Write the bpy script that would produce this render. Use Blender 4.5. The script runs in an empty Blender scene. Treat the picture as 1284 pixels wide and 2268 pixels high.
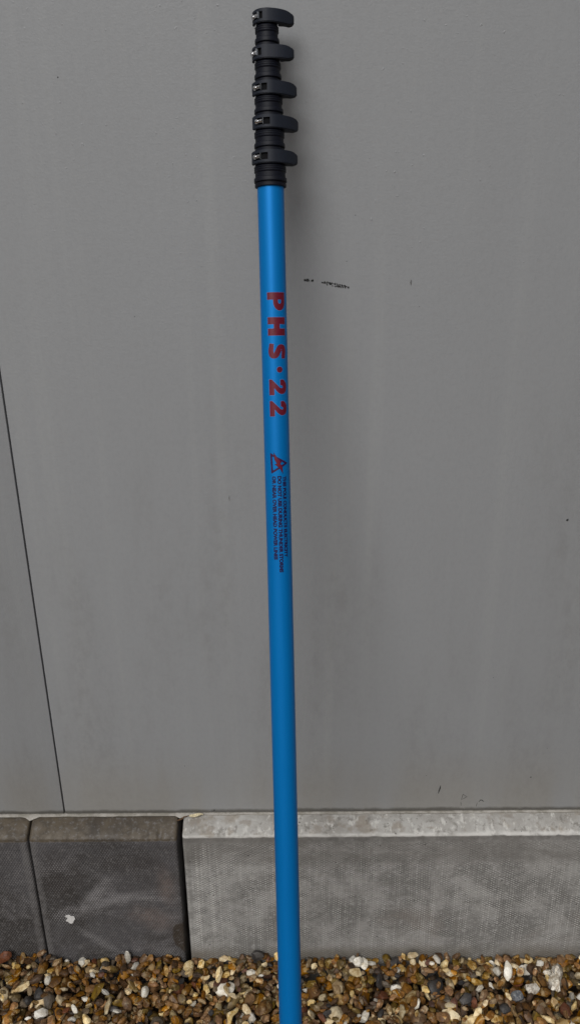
import bpy, bmesh, math, random
import numpy as np
from mathutils import Vector, Matrix, noise
S = bpy.context.scene
COL = S.collection

# ------------------------------------------------------------------ camera
PITCH = math.radians(24.4); ROLL = math.atan(0.008)
CAM = Vector((0, -1.235, 1.49))
fwd = Vector((0, math.cos(PITCH), -math.sin(PITCH)))
u0 = Vector((1, 0, 0)).cross(fwd)
right = math.cos(ROLL) * Vector((1, 0, 0)) - math.sin(ROLL) * u0
upv = right.cross(fwd)
cd = bpy.data.cameras.new('camera'); cam = bpy.data.objects.new('camera', cd); COL.objects.link(cam)
M3 = Matrix((right, upv, -fwd)).transposed()
cam.matrix_world = Matrix.Translation(CAM) @ M3.to_4x4()
cd.sensor_fit = 'HORIZONTAL'; cd.sensor_width = 36.0; cd.lens = 36.0 * 1950.0 / 1284.0
cd.clip_start = 0.02; cd.clip_end = 300
S.camera = cam

# ------------------------------------------------------------------ sky and sun (overcast)
SUN_EL, SUN_AZ = math.radians(45), math.radians(-20)     # azimuth measured from -Y (behind the camera) towards -X
sun_dir = Vector((math.cos(SUN_EL) * math.sin(SUN_AZ), -math.cos(SUN_EL) * math.cos(SUN_AZ), math.sin(SUN_EL)))
W = bpy.data.worlds.new('World'); S.world = W; W.use_nodes = True
nt = W.node_tree
sky = nt.nodes.new('ShaderNodeTexSky'); sky.sky_type = 'NISHITA'; sky.sun_disc = False
sky.sun_elevation = SUN_EL; sky.sun_rotation = math.atan2(sun_dir.x, sun_dir.y)
sky.air_density = 1.6; sky.dust_density = 6.0
hs = nt.nodes.new('ShaderNodeHueSaturation'); hs.inputs['Saturation'].default_value = 0.30
bg = nt.nodes['Background']; bg.inputs['Strength'].default_value = 0.05
nt.links.new(sky.outputs[0], hs.inputs['Color']); nt.links.new(hs.outputs[0], bg.inputs['Color'])
sd = bpy.data.lights.new('sun', 'SUN'); sd.energy = 2.0; sd.angle = math.radians(36); sd.color = (1.0, 0.99, 0.975)
so = bpy.data.objects.new('sun', sd); COL.objects.link(so)
so.rotation_euler = (-sun_dir).to_track_quat('-Z', 'Y').to_euler()
S.view_settings.view_transform = 'Standard'; S.view_settings.look = 'None'
S.view_settings.exposure = 0.0; S.view_settings.gamma = 1; S.view_settings.use_curve_mapping = False

# ------------------------------------------------------------------ small helpers
def tag(o, label=None, cat=None, group=None, kind=None):
    if label: o['label'] = label
    if cat: o['category'] = cat
    if group: o['group'] = group
    if kind: o['kind'] = kind
    return o
def empty(name, loc=(0, 0, 0)):
    o = bpy.data.objects.new(name, None); o.location = loc; COL.objects.link(o); o.empty_display_size = .05
    return o
def link(name, me, mat=None, parent=None):
    o = bpy.data.objects.new(name, me); COL.objects.link(o)
    if mat is not None:
        for m in (mat if isinstance(mat, (list, tuple)) else [mat]): me.materials.append(m)
    if parent: o.parent = parent
    return o
def bm_obj(name, bm, mat=None, parent=None, smooth=True, angle=35):
    me = bpy.data.meshes.new(name)
    bmesh.ops.recalc_face_normals(bm, faces=bm.faces)
    if smooth:
        for f in bm.faces: f.smooth = True
        for e in bm.edges:
            if len(e.link_faces) == 2 and e.calc_face_angle(0) > math.radians(angle): e.smooth = False
    bm.to_mesh(me); bm.free()
    return link(name, me, mat, parent)
def pymesh(name, V, F, mat=None, parent=None, smooth=False):
    bm = bmesh.new()
    vs = [bm.verts.new(v) for v in V]
    for f in F:
        try: bm.faces.new([vs[i] for i in f])
        except ValueError: pass
    return bm_obj(name, bm, mat, parent, smooth)
def box_bm(x0, x1, y0, y1, z0, z1, bev=0.0, seg=2, bm=None):
    b = bmesh.new()
    bmesh.ops.create_cube(b, size=1)
    for v in b.verts:
        v.co = Vector(((x0 + x1) / 2 + v.co.x * (x1 - x0), (y0 + y1) / 2 + v.co.y * (y1 - y0), (z0 + z1) / 2 + v.co.z * (z1 - z0)))
    if bev: bmesh.ops.bevel(b, geom=b.edges[:], offset=bev, segments=seg, affect='EDGES', profile=0.5)
    return b

class NT:
    """tiny node-building helper"""
    def __init__(s, name):
        s.m = bpy.data.materials.new(name); s.m.use_nodes = True; s.t = s.m.node_tree
        s.b = s.t.nodes['Principled BSDF']
    def n(s, typ, **kw):
        nd = s.t.nodes.new('ShaderNode' + typ)
        for k, v in kw.items():
            if k.startswith('_'): setattr(nd, k[1:], v)
            else:
                key = k.replace('__', ' ')
                s.set(nd.inputs[key if key in nd.inputs else int(key[1:])], v)
        return nd
    def set(s, inp, v):
        if isinstance(v, bpy.types.NodeSocket): s.t.links.new(v, inp)
        else: inp.default_value = v
    def math(s, op, a, b=0.0, c=None):
        nd = s.t.nodes.new('ShaderNodeMath'); nd.operation = op
        s.set(nd.inputs[0], a); s.set(nd.inputs[1], b)
        if c is not None: s.set(nd.inputs[2], c)
        return nd.outputs[0]
    def coord(s, which='Object'):
        return s.t.nodes.new('ShaderNodeTexCoord').outputs[which]
    def map(s, vec, scale=(1, 1, 1), loc=(0, 0, 0)):
        nd = s.t.nodes.new('ShaderNodeMapping'); s.set(nd.inputs['Vector'], vec)
        nd.inputs['Scale'].default_value = scale; nd.inputs['Location'].default_value = loc
        return nd.outputs[0]
    def noise(s, vec, scale, detail=3, rough=.55, dist=0.0):
        nd = s.t.nodes.new('ShaderNodeTexNoise'); s.set(nd.inputs['Vector'], vec)
        nd.inputs['Scale'].default_value = scale; nd.inputs['Detail'].default_value = detail
        nd.inputs['Roughness'].default_value = rough; nd.inputs['Distortion'].default_value = dist
        return nd.outputs['Fac']
    def ramp(s, fac, a, b, va=0.0, vb=1.0):
        nd = s.t.nodes.new('ShaderNodeMapRange'); nd.interpolation_type = 'SMOOTHSTEP'
        s.set(nd.inputs[0], fac); s.set(nd.inputs[1], a); s.set(nd.inputs[2], b)
        nd.inputs[3].default_value = va; nd.inputs[4].default_value = vb
        return nd.outputs[0]
    def mix(s, fac, a, b, mode='MIX'):
        nd = s.t.nodes.new('ShaderNodeMix'); nd.data_type = 'RGBA'; nd.blend_type = mode
        s.set(nd.inputs[0], fac)
        for i, v in ((6, a), (7, b)):
            if not isinstance(v, bpy.types.NodeSocket) and len(v) == 3: v = (*v, 1)
            s.set(nd.inputs[i], v)
        return nd.outputs[2]
    def bump(s, h, dist, strength=1.0, normal=None):
        nd = s.t.nodes.new('ShaderNodeBump'); nd.inputs['Strength'].default_value = strength
        nd.inputs['Distance'].default_value = dist; s.set(nd.inputs['Height'], h)
        if normal is not None: s.set(nd.inputs['Normal'], normal)
        return nd.outputs[0]
    def sep(s, vec):
        nd = s.t.nodes.new('ShaderNodeSeparateXYZ'); s.set(nd.inputs[0], vec); return nd.outputs
    def out(s, color=None, rough=None, normal=None, metal=None, spec=None):
        for k, v in (('Base Color', color), ('Roughness', rough), ('Normal', normal), ('Metallic', metal), ('Specular IOR Level', spec)):
            if v is None: continue
            if k == 'Base Color' and not isinstance(v, bpy.types.NodeSocket): v = (*v, 1)
            s.set(s.b.inputs[k], v)
        return s.m

# ------------------------------------------------------------------ materials
def mat_wall():
    k = NT('grey_coated_cladding'); co = k.coord()
    x, y, z = k.sep(co)
    base = (0.292, 0.303, 0.318)
    streak = k.noise(k.map(co, (26, 1, 0.55)), 1.0, 4, .6)
    streak2 = k.noise(k.map(co, (90, 1, 1.6), (3, 0, 1)), 1.0, 3, .6)
    blot = k.noise(k.map(co, (2.6, 1, .55)), 3.0, 4, .6)
    mott = k.noise(k.map(co, (1, 1, .6)), 55, 4, .7)
    c = k.mix(k.math('MULTIPLY', k.ramp(streak, .50, .74), .75), base, (0.312, 0.323, 0.335))
    c = k.mix(k.math('MULTIPLY', k.ramp(streak2, .55, .8), .12), c, (0.345, 0.35, 0.35))
    # dusty, mottled grime below chest height
    low = k.ramp(z, 1.25, .80)
    grime = k.math('MULTIPLY', k.math('MULTIPLY', k.ramp(blot, .42, .66), k.ramp(mott, .38, .66, .25, 1)), k.math('MULTIPLY_ADD', low, .32, .06))
    c = k.mix(grime, c, (0.195, 0.195, 0.195))
    warm = k.math('MULTIPLY', k.ramp(z, .50, .34), k.ramp(blot, .35, .6, .2, .6))
    c = k.mix(warm, c, (0.285, 0.272, 0.245))
    # dirt line gathered along the bottom lip
    edge = k.math('ADD', z, k.math('MULTIPLY', k.math('SUBTRACT', k.noise(k.map(co, (22, 1, 22)), 1, 4, .7), .5), .012))
    c = k.mix(k.math('MULTIPLY', k.ramp(edge, .3395, .3325), .82), c, (0.07, 0.065, 0.055))
    # tiny specks
    v = k.n('TexVoronoi', Vector=co, Scale=16.0); 
    vr = k.sep(v.outputs['Color'])
    sp = k.math('MULTIPLY', k.ramp(v.outputs['Distance'], .020, .008), k.ramp(vr[0], .90, .93))
    c = k.mix(k.math('MULTIPLY', sp, .7), c, (0.05, 0.05, 0.05))
    fine = k.noise(k.map(co, (1, 1, .6)), 170, 3, .7)
    c = k.mix(k.math('MULTIPLY', k.ramp(fine, .40, .70), .12), c, (0.20, 0.205, 0.21))
    # orange-peel paint
    peel = k.noise(co, 330, 2, .5)
    peel2 = k.noise(co, 120, 2, .5)
    drops = k.math('MULTIPLY', k.ramp(k.noise(k.map(co, (1, 1, .8)), 210, 2, .5), .66, .76), k.ramp(k.noise(co, 9, 2, .5), .40, .60))
    drops = k.math('MULTIPLY', drops, k.ramp(z, 1.0, 1.5))
    h = k.math('ADD', k.math('ADD', peel, k.math('MULTIPLY', peel2, .8)), k.math('MULTIPLY', drops, 1.6))
    amp = k.bump(h, .00022, 1.0)
    wave = k.bump(k.noise(k.map(co, (1, 1, .5)), 5.5, 2, .5), .004, .6, amp)
    return k.out(c, k.ramp(mott, .3, .7, .40, .52), wave, spec=.42)

def dots(k, x, z, px, pz):
    """staggered embossed dots; px, pz are the column and row spacing in metres"""
    a = k.math('COSINE', k.math('MULTIPLY', x, math.pi / px)); b = k.math('COSINE', k.math('MULTIPLY', z, math.pi / pz))
    return k.math('MULTIPLY_ADD', k.math('MULTIPLY', a, b), .5, .5)

def mat_kerb_pale():
    k = NT('pale_weathered_concrete'); co = k.coord(); x, y, z = k.sep(co)
    wob = k.noise(co, 9, 2, .5)
    xw = k.math('MULTIPLY_ADD', wob, .010, x); zw = k.math('MULTIPLY_ADD', wob, .012, z)
    d = dots(k, xw, zw, .0045, .0028)
    face = k.ramp(z, .3035, .3005)                      # below the batter
    edge_z = k.ramp(z, .293, .285)
    left = k.ramp(x, -.189, -.178)
    n1 = k.noise(co, 13, 5, .65, .3); n2 = k.noise(co, 70, 4, .7); n3 = k.noise(k.map(co, (1, 1, 2.2)), 7, 4, .65, .5)
    nv = k.noise(k.map(co, (150, 1, 5)), 1, 3, .6)
    c = k.mix(k.ramp(n1, .38, .62), (0.158, 0.154, 0.147), (0.285, 0.279, 0.268))
    c = k.mix(k.math('MULTIPLY', k.ramp(n3, .50, .64), .5), c, (0.29, 0.285, 0.275))
    c = k.mix(k.math('MULTIPLY', k.ramp(n2, .42, .66), .42), c, (0.095, 0.092, 0.088))
    n5 = k.noise(co, 150, 4, .75)
    c = k.mix(k.math('MULTIPLY', k.ramp(n5, .52, .68), .6), c, (0.37, 0.365, 0.355))
    c = k.mix(k.math('MULTIPLY', k.ramp(n1, .64, .44), k.ramp(k.noise(co, 6, 4, .6, 1.0), .54, .72, 0, .6)), c, (0.18, 0.160, 0.145))
    # worn bare tops of the embossed dots catch lime
    dm = k.math('MULTIPLY', k.ramp(d, .55, .95), k.math('MULTIPLY', edge_z, left))
    dm = k.math('MULTIPLY', dm, k.math('MULTIPLY_ADD', k.ramp(nv, .40, .68), .65, k.math('MULTIPLY', k.ramp(n2, .40, .60), .35)))
    c = k.mix(k.math('MULTIPLY', dm, 1.0), c, (0.52, 0.51, 0.49))
    # dark rim band just under the batter, batter colour lightened for lime and up-light
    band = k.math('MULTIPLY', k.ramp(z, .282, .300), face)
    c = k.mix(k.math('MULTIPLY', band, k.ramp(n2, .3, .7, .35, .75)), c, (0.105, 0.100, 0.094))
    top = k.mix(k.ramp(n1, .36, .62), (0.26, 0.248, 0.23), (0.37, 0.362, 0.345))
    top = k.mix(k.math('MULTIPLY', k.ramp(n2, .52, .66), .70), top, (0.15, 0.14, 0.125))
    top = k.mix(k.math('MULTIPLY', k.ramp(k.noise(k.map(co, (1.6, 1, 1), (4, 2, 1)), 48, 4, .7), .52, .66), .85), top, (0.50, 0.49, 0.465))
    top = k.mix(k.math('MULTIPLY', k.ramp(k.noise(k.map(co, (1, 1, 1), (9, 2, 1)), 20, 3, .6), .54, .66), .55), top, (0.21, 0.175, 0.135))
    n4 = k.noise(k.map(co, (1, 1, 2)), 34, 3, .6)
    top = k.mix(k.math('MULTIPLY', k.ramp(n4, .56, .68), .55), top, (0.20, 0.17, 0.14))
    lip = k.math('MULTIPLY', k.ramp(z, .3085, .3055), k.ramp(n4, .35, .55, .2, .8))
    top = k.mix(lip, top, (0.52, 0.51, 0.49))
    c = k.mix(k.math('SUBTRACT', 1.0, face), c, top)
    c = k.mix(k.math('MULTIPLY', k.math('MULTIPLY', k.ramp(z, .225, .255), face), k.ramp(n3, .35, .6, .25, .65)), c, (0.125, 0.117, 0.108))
    c = k.mix(k.math('MULTIPLY', k.math('MULTIPLY', k.ramp(x, -.125, -.165), k.ramp(nv, .42, .66)), k.math('MULTIPLY', k.math('MULTIPLY', edge_z, .75), k.math('MULTIPLY', k.ramp(d, .25, .8), k.ramp(n1, .42, .60)))), c, (0.50, 0.49, 0.47))
    pv = k.n('TexVoronoi', Vector=co, Scale=75.0); pit = k.math('MULTIPLY', k.ramp(pv.outputs['Distance'], .16, .08), k.ramp(k.sep(pv.outputs['Color'])[0], .84, .88))
    c = k.mix(k.math('MULTIPLY', pit, .75), c, (0.05, 0.047, 0.043))
    lowd = k.math('MULTIPLY', k.ramp(z, .035, .0), k.ramp(n1, .35, .6, .3, .8))
    c = k.mix(lowd, c, (0.12, 0.105, 0.085))
    hd = k.math('MULTIPLY', k.math('MULTIPLY', d, k.ramp(k.noise(co, 11, 3, .6), .34, .58, .2, 1)), k.math('MULTIPLY', edge_z, left))
    nb = k.bump(hd, .0009, .8); nb = k.bump(n2, .0022, .8, nb); nb = k.bump(k.noise(co, 320, 2, .6), .0004, .6, nb)
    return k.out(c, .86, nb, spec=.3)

def mat_kerb_dark(name, seed, features):
    k = NT(name); co = k.coord(); x, y, z = k.sep(co); cs = k.map(co, (1, 1, 1), (seed, seed * .7, seed * 1.3))
    wob = k.noise(cs, 6, 2, .5)
    xw = k.math('MULTIPLY_ADD', wob, .010, x); zw = k.math('MULTIPLY_ADD', wob, .008, z)
    d = dots(k, xw, zw, .0025, .0044)
    face = k.ramp(z, .297, .2935)
    n1 = k.noise(cs, 8, 5, .62, .5); n2 = k.noise(cs, 60, 4, .7); n3 = k.noise(k.map(cs, (1, 1, 1.6)), 10, 5, .68, .3)
    c = k.mix(k.ramp(n1, .36, .64), (0.038, 0.035, 0.034), (0.072, 0.069, 0.072))
    c = k.mix(k.math('MULTIPLY', k.ramp(n3, .50, .66), .55), c, (0.120, 0.114, 0.118))
    lime = k.ramp(n3, .52, .68)
    if features:
        # diagonal lime wipe and a ruddy cloud in the middle of the slab
        def blob(cx, cz, rx, rz, tilt, soft=.9):
            ca, sa = math.cos(tilt), math.sin(tilt)
            dx = k.math('SUBTRACT', x, cx); dz = k.math('SUBTRACT', z, cz)
            u = k.math('DIVIDE', k.math('ADD', k.math('MULTIPLY', dx, ca), k.math('MULTIPLY', dz, sa)), rx)
            w = k.math('DIVIDE', k.math('SUBTRACT', k.math('MULTIPLY', dz, ca), k.math('MULTIPLY', dx, sa)), rz)
            r = k.math('SQRT', k.math('ADD', k.math('MULTIPLY', u, u), k.math('MULTIPLY', w, w)))
            r = k.math('ADD', r, k.math('MULTIPLY', k.math('SUBTRACT', k.noise(co, 26, 4, .6), .5), .9))
            return k.ramp(r, 1.0 + soft * .2, 1.0 - soft)
        wipe = blob(-.372, .160, .070, .017, .98)
        wipe = k.math('MAXIMUM', wipe, blob(-.335, .150, .090, .016, .30))
        wipe = k.math('MAXIMUM', wipe, k.math('MULTIPLY', blob(-.275, .155, .06, .010, -.1), .8))
        wipe = k.math('MAXIMUM', wipe, k.math('MULTIPLY', blob(-.375, .045, .075, .012, -.75), .55))
        c = k.mix(k.math('MULTIPLY', k.math('MULTIPLY', wipe, .85), k.ramp(n2, .32, .60, .25, 1)), c, (0.165, 0.158, 0.162))
        lime = k.math('MAXIMUM', lime, wipe)
        lime = k.math('MAXIMUM', lime, blob(-.437, .105, .030, .030, 0))
        ruddy = k.math('MAXIMUM', blob(-.265, .105, .055, .035, -.55), blob(-.235, .185, .022, .06, .1))
        c = k.mix(k.math('MULTIPLY', k.math('MULTIPLY', ruddy, .75), k.ramp(n2, .32, .60, .4, 1)), c, (0.150, 0.120, 0.110))
        darkr = k.math('MAXIMUM', blob(-.43, .21, .06, .07, .5), blob(-.29, .235, .09, .03, 0))
        c = k.mix(k.math('MULTIPLY', darkr, .5), c, (0.036, 0.031, 0.030))
        stain = blob(-.212, .052, .020, .040, .12, .15)
    dm = k.math('MULTIPLY', k.math('MULTIPLY', k.ramp(d, .62, .97), k.ramp(z, .285, .27)), k.ramp(k.noise(cs, 14, 4, .65, .6), .36, .60, .5, 1))
    amt = k.math('MULTIPLY_ADD', lime, .62, k.math('MULTIPLY', k.ramp(k.noise(cs, 38, 3, .7), .36, .60, .3, 1), .30))
    dm = k.math('MULTIPLY', dm, amt)
    c = k.mix(k.math('MULTIPLY', dm, 1.1), c, (0.38, 0.37, 0.375))
    c = k.mix(k.math('MULTIPLY', k.ramp(n2, .55, .75), .35), c, (0.028, 0.026, 0.026))
    top = k.mix(k.ramp(n1, .36, .62), (0.040, 0.032, 0.025), (0.080, 0.063, 0.043))
    top = k.mix(k.math('MULTIPLY', k.ramp(n2, .42, .68), .55), top, (0.030, 0.026, 0.022))
    c = k.mix(k.math('SUBTRACT', 1.0, face), c, top)
    if features:
        c = k.mix(k.math('MULTIPLY', stain, .93), c, (0.040, 0.031, 0.024))
    e1 = k.math('MULTIPLY', k.ramp(x, -.4595, -.4675), k.ramp(x, -.4765, -.4755)); e2 = k.math('MULTIPLY', k.ramp(x, -.4960, -.4880), k.ramp(x, -.4770, -.4780))
    endl = k.math('MULTIPLY', k.math('MULTIPLY', k.math('MAXIMUM', e1, e2), face), k.ramp(n2, .30, .62, .15, .8))
    c = k.mix(endl, c, (0.125, 0.120, 0.120))
    c = k.mix(k.math('MULTIPLY', k.ramp(k.noise(cs, 150, 4, .75), .52, .66), .55), c, (0.15, 0.145, 0.145))
    nb = k.bump(k.math('MULTIPLY', d, face), .0010, .8); nb = k.bump(n2, .0010, .6, nb); nb = k.bump(k.noise(co, 300, 2, .6), .0003, .6, nb)
    return k.out(c, k.ramp(n2, .3, .7, .50, .72), nb, spec=.4)

def mat_mortar():
    k = NT('pale_mortar'); co = k.coord()
    n = k.noise(co, 45, 4, .7)
    c = k.mix(k.ramp(n, .35, .65), (0.24, 0.225, 0.195), (0.38, 0.36, 0.33))
    return k.out(c, .9, k.bump(n, .003, .8))
def mat_blue():
    k = NT('blue_anodised_tube'); co = k.coord()
    n = k.noise(k.map(co, (1, 1, .05)), 300, 2, .5); n2 = k.noise(k.map(co, (1, 1, .3)), 9, 3, .5)
    c = k.mix(k.ramp(n2, .35, .65), (0.0003, 0.158, 0.470), (0.0003, 0.168, 0.495))
    return k.out(c, k.ramp(n, .3, .7, .40, .46), k.bump(n, .00002, .5), .30, spec=.2)
def plain(name, col, rough=.5, metal=0.0, spec=.5, var=.25, scale=60, bump=0.0):
    k = NT(name); n = k.noise(k.coord(), scale, 3, .6)
    dk = tuple(v * (1 - var) for v in col)
    c = k.mix(k.ramp(n, .35, .65), col, dk)
    return k.out(c, rough, k.bump(n, bump, .7) if bump else None, metal, spec)

def mat_stone(name, a, b, spotc=(0.05, 0.03, 0.015), spot=.35, rind=.0, rough=.48):
    k = NT(name); co = k.coord()
    g = k.t.nodes.new('ShaderNodeNewGeometry'); oi = k.t.nodes.new('ShaderNodeObjectInfo')
    isl = g.outputs['Random Per Island']; rnd = oi.outputs['Random']
    cmb = k.t.nodes.new('ShaderNodeCombineXYZ'); 
    k.set(cmb.inputs[0], k.math('MULTIPLY', isl, 37.0)); k.set(cmb.inputs[1], k.math('MULTIPLY', rnd, 53.0)); 
    vm = k.t.nodes.new('ShaderNodeVectorMath'); vm.operation = 'ADD'; k.set(vm.inputs[0], co); k.set(vm.inputs[1], cmb.outputs[0])
    p = vm.outputs[0]
    n1 = k.noise(p, 95, 4, .65, .8); n2 = k.noise(p, 330, 3, .65); n3 = k.noise(p, 62, 3, .6, .5)
    c = k.mix(k.ramp(n1, .36, .62), a, b)
    c = k.mix(k.math('MULTIPLY', k.ramp(n2, .52, .68), spot), c, spotc)
    if rind: c = k.mix(k.math('MULTIPLY', k.ramp(n3, .55, .62), rind), c, (0.56, 0.43, 0.22))
    val = k.math('FRACT', k.math('ADD', k.math('MULTIPLY', isl, 7.31), k.math('MULTIPLY', rnd, 3.17)))
    f = k.ramp(val, 0, 1, .62, 1.35)
    hv = k.t.nodes.new('ShaderNodeHueSaturation'); k.set(hv.inputs['Color'], c); k.set(hv.inputs['Value'], f)
    k.set(hv.inputs['Saturation'], k.ramp(k.math('FRACT', k.math('MULTIPLY', val, 5.7)), 0, 1, .78, 1.1))
    return k.out(hv.outputs[0], rough, k.bump(n2, .0011, .6, k.bump(n1, .002, .5)), spec=.28)

M_WALL = mat_wall(); M_PALE = mat_kerb_pale(); M_DARK = mat_kerb_dark('dark_stained_concrete', 0.0, True)
M_DARK2 = mat_kerb_dark('charcoal_concrete', 4.1, False); M_MORTAR = mat_mortar(); M_BLUE = mat_blue()
M_BLACK = plain('black_nylon', (0.0105, 0.0140, 0.0235), .58, 0, .28, .2, 900, .00006)
M_BLACK2 = plain('black_rubbery_plastic', (0.0030, 0.0042, 0.0100), .55, 0, .22, .2, 700, .00005)
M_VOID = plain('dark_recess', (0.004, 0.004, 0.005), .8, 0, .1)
M_STEEL = plain('zinc_steel', (0.75, 0.75, 0.76), .22, 1.0, .5, .2, 200)
M_RED = plain('dark_red_print', (0.125, 0.0040, 0.018), .40, 0, .4, .15, 300)
M_NAVY = plain('navy_print', (0.009, 0.003, 0.050), .40, 0, .4, .15, 300)
M_HALO = plain('pale_blue_print_edge', (0.045, 0.20, 0.56), .45, 0, .4, .1, 300)
M_SCUFF = plain('black_scuff', (0.045, 0.045, 0.045), .75, 0, .2, .4, 400)
M_PLUM = plain('plum_print', (0.045, 0.004, 0.045), .40, 0, .4, .15, 300)
M_RUB = plain('rubbed_black', (0.085, 0.085, 0.085), .75, 0, .2, .5, 600)
M_SCR = plain('grey_scratch', (0.115, 0.113, 0.108), .75, 0, .2, .4, 400)
M_WPAINT = plain('white_paint_splash', (0.62, 0.61, 0.60), .6, 0, .4, .1, 200, .0003)
M_LEAF = plain('dry_straw', (0.62, 0.54, 0.36), .8, 0, .3, .35, 300, .0004)
M_TWIG = plain('dead_brown_litter', (0.11, 0.06, 0.03), .8, 0, .3, .4, 300, .0004)
STONE = [
 (mat_stone('brown_flint', (0.190, 0.088, 0.015), (0.090, 0.039, 0.008), rind=.3), .32),
 (mat_stone('orange_flint', (0.310, 0.135, 0.016), (0.150, 0.060, 0.009), rind=.55), .18),
 (mat_stone('dark_brown_flint', (0.090, 0.044, 0.016), (0.048, 0.026, 0.012)), .13),
 (mat_stone('olive_flint', (0.165, 0.105, 0.022), (0.085, 0.050, 0.012), rind=.5), .11),
 (mat_stone('tan_flint', (0.390, 0.250, 0.085), (0.210, 0.110, 0.024), rind=.8), .075),
 (mat_stone('cream_flint', (0.70, 0.57, 0.33), (0.46, 0.31, 0.12), (0.12, .09, .05), .3), .075),
 (mat_stone('white_flint', (0.70, 0.67, 0.60), (0.52, 0.47, 0.38), (0.2, .17, .12), .18), .040),
 (mat_stone('grey_flint', (0.140, 0.105, 0.068), (0.08, 0.060, 0.040)), .035),
 (mat_stone('slate_flint', (0.030, 0.029, 0.031), (0.052, 0.046, 0.042)), .03),
 (mat_stone('red_flint', (0.135, 0.050, 0.026), (0.085, 0.034, 0.018)), .032),
]
SM = {m.name: i for i, (m, w) in enumerate(STONE)}

# ------------------------------------------------------------------ ground sheet
def mat_ground():
    k = NT('brown_gravel_ground'); co = k.coord()
    v = k.n('TexVoronoi', Vector=co, Scale=58.0); cr = k.sep(v.outputs['Color'])
    c = k.mix(cr[0], (0.12, 0.062, 0.022), (0.22, 0.12, 0.045))
    c = k.mix(k.ramp(cr[1], .84, .92), c, (0.45, 0.38, 0.27))
    c = k.mix(k.ramp(v.outputs['Distance'], .35, .75), c, (0.02, 0.012, 0.006))
    return k.out(c, .7, k.bump(k.ramp(v.outputs['Distance'], .7, .1), .010, 1.0))
g = pymesh('ground', [(-60, -60, -.034), (60, -60, -.034), (60, -1.26, -.034), (-60, -1.26, -.034),
                      (-60, -1.26, -.075), (60, -1.26, -.075), (60, 60, -.075), (-60, 60, -.075)],
           [(0, 1, 2, 3), (3, 2, 5, 4), (4, 5, 6, 7)], mat_ground()); tag(g, kind='structure')

# ------------------------------------------------------------------ cladding wall
rng = random.Random(4)
wall = tag(empty('cladding_wall', (0, 0, 0)), 'tall mid grey coated metal cladding wall rising behind the blue pole', 'wall')
PW = 1.10; J0 = -.4149
def panel(x0, x1, zb):
    b = box_bm(x0, x1, 0, .055, zb, 4.2, .0016, 2)
    return bm_obj('panel', b, M_WALL, wall)
for i in range(-4, 5):
    x0 = J0 + i * PW + .0011; x1 = J0 + (i + 1) * PW - .0011
    panel(x0, x1, .3288)
b = box_bm(J0 - 4 * PW, J0 + 5 * PW, .060, .20, .10, 4.2)
bm_obj('backing', b, M_VOID, wall, smooth=False)

def flat_shape(name, pts, mat, parent, y=-.0004):
    """thin blob on the wall face, pts in (x, z)"""
    V = [(p[0], y, p[1]) for p in pts] + [(p[0], .0002, p[1]) for p in pts]; n = len(pts)
    F = [list(range(n))] + [[i, (i + 1) % n, n + (i + 1) % n, n + i] for i in range(n)]
    return pymesh(name, V, F, mat, parent)
WX = lambda px, py: wall_pt(px, py)
def speckles(name, segs, mat, parent, y=-.0003):
    V, F = [], []
    for (x, z, r, st) in segs:
        n = 6; b0 = len(V); a0 = rng.random() * 6
        for i in range(n):
            a = a0 + i * math.tau / n; rr = r * rng.uniform(.5, 1.2)
            V.append((x + math.cos(a) * rr, y, z + math.sin(a) * rr * st))
        F.append(list(range(b0, b0 + n)))
    return pymesh(name, V, F, mat, parent)
def scuff(xa, za, xb, zb, half, n):
    s = []
    for i in range(n):
        t = rng.random(); w = half * (1 - abs(2 * t - 1) ** 3) 
        x = xa + (xb - xa) * t; z = za + (zb - za) * t + rng.uniform(-w, w)
        s.append((x, z, rng.uniform(.0003, .0011), rng.uniform(.7, 1.8)))
    return s
# the two dashes of a black rub mark right of the pole
speckles('scuff_mark', scuff(.0225, 1.2805, .0352, 1.2795, .0016, 36), M_RUB, wall)
speckles('scuff_mark', scuff(.0465, 1.2770, .0835, 1.2700, .0024, 125), M_RUB, wall)
def stroke(name, pts, w, mat, taper=True):
    V, F = [], []
    for i, (x, z) in enumerate(pts):
        a = pts[max(0, i - 1)]; c = pts[min(len(pts) - 1, i + 1)]
        d = Vector((c[0] - a[0], c[1] - a[1])).normalized(); nx, nz = -d.y, d.x
        t = i / (len(pts) - 1); ww = w * ((.25 + .75 * math.sin(math.pi * t)) if taper else 1)
        V += [(x + nx * ww, -.0004, z + nz * ww), (x - nx * ww, -.0004, z - nz * ww)]
    for i in range(len(pts) - 1): F.append((2 * i, 2 * i + 1, 2 * i + 3, 2 * i + 2))
    return pymesh(name, V, F, mat, wall)
stroke('scratch', [(.2662, .3885), (.2655, .382), (.2640, .376), (.2630, .3695)], .0013, M_SCUFF)
stroke('scratch', [(.3079, .3672), (.3118, .3640), (.3157, .3617), (.3105, .3580), (.3056, .3547), (.3066, .3610), (.3079, .3672)], .0005, M_SCR, False)
stroke('scratch', [(.3050, .3510), (.3058, .3450), (.3064, .3400)], .0005, M_SCR)
stroke('scratch', [(.3375, .3492), (.3408, .3541), (.3440, .3525), (.3470, .3500)], .0009, M_SCUFF)
stroke('scratch', [(.3352, .3480), (.3342, .3430), (.3339, .3380)], .0005, M_SCR)
stroke('scratch', [(.1691, .2 + 1.0798), (.1688, 1.2760), (.1694, 1.2720)], .0009, M_SCR)
stroke('scratch', [(-.0922, .9585), (-.0926, .954), (-.0924, .9495)], .0005, M_SCR)
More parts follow.
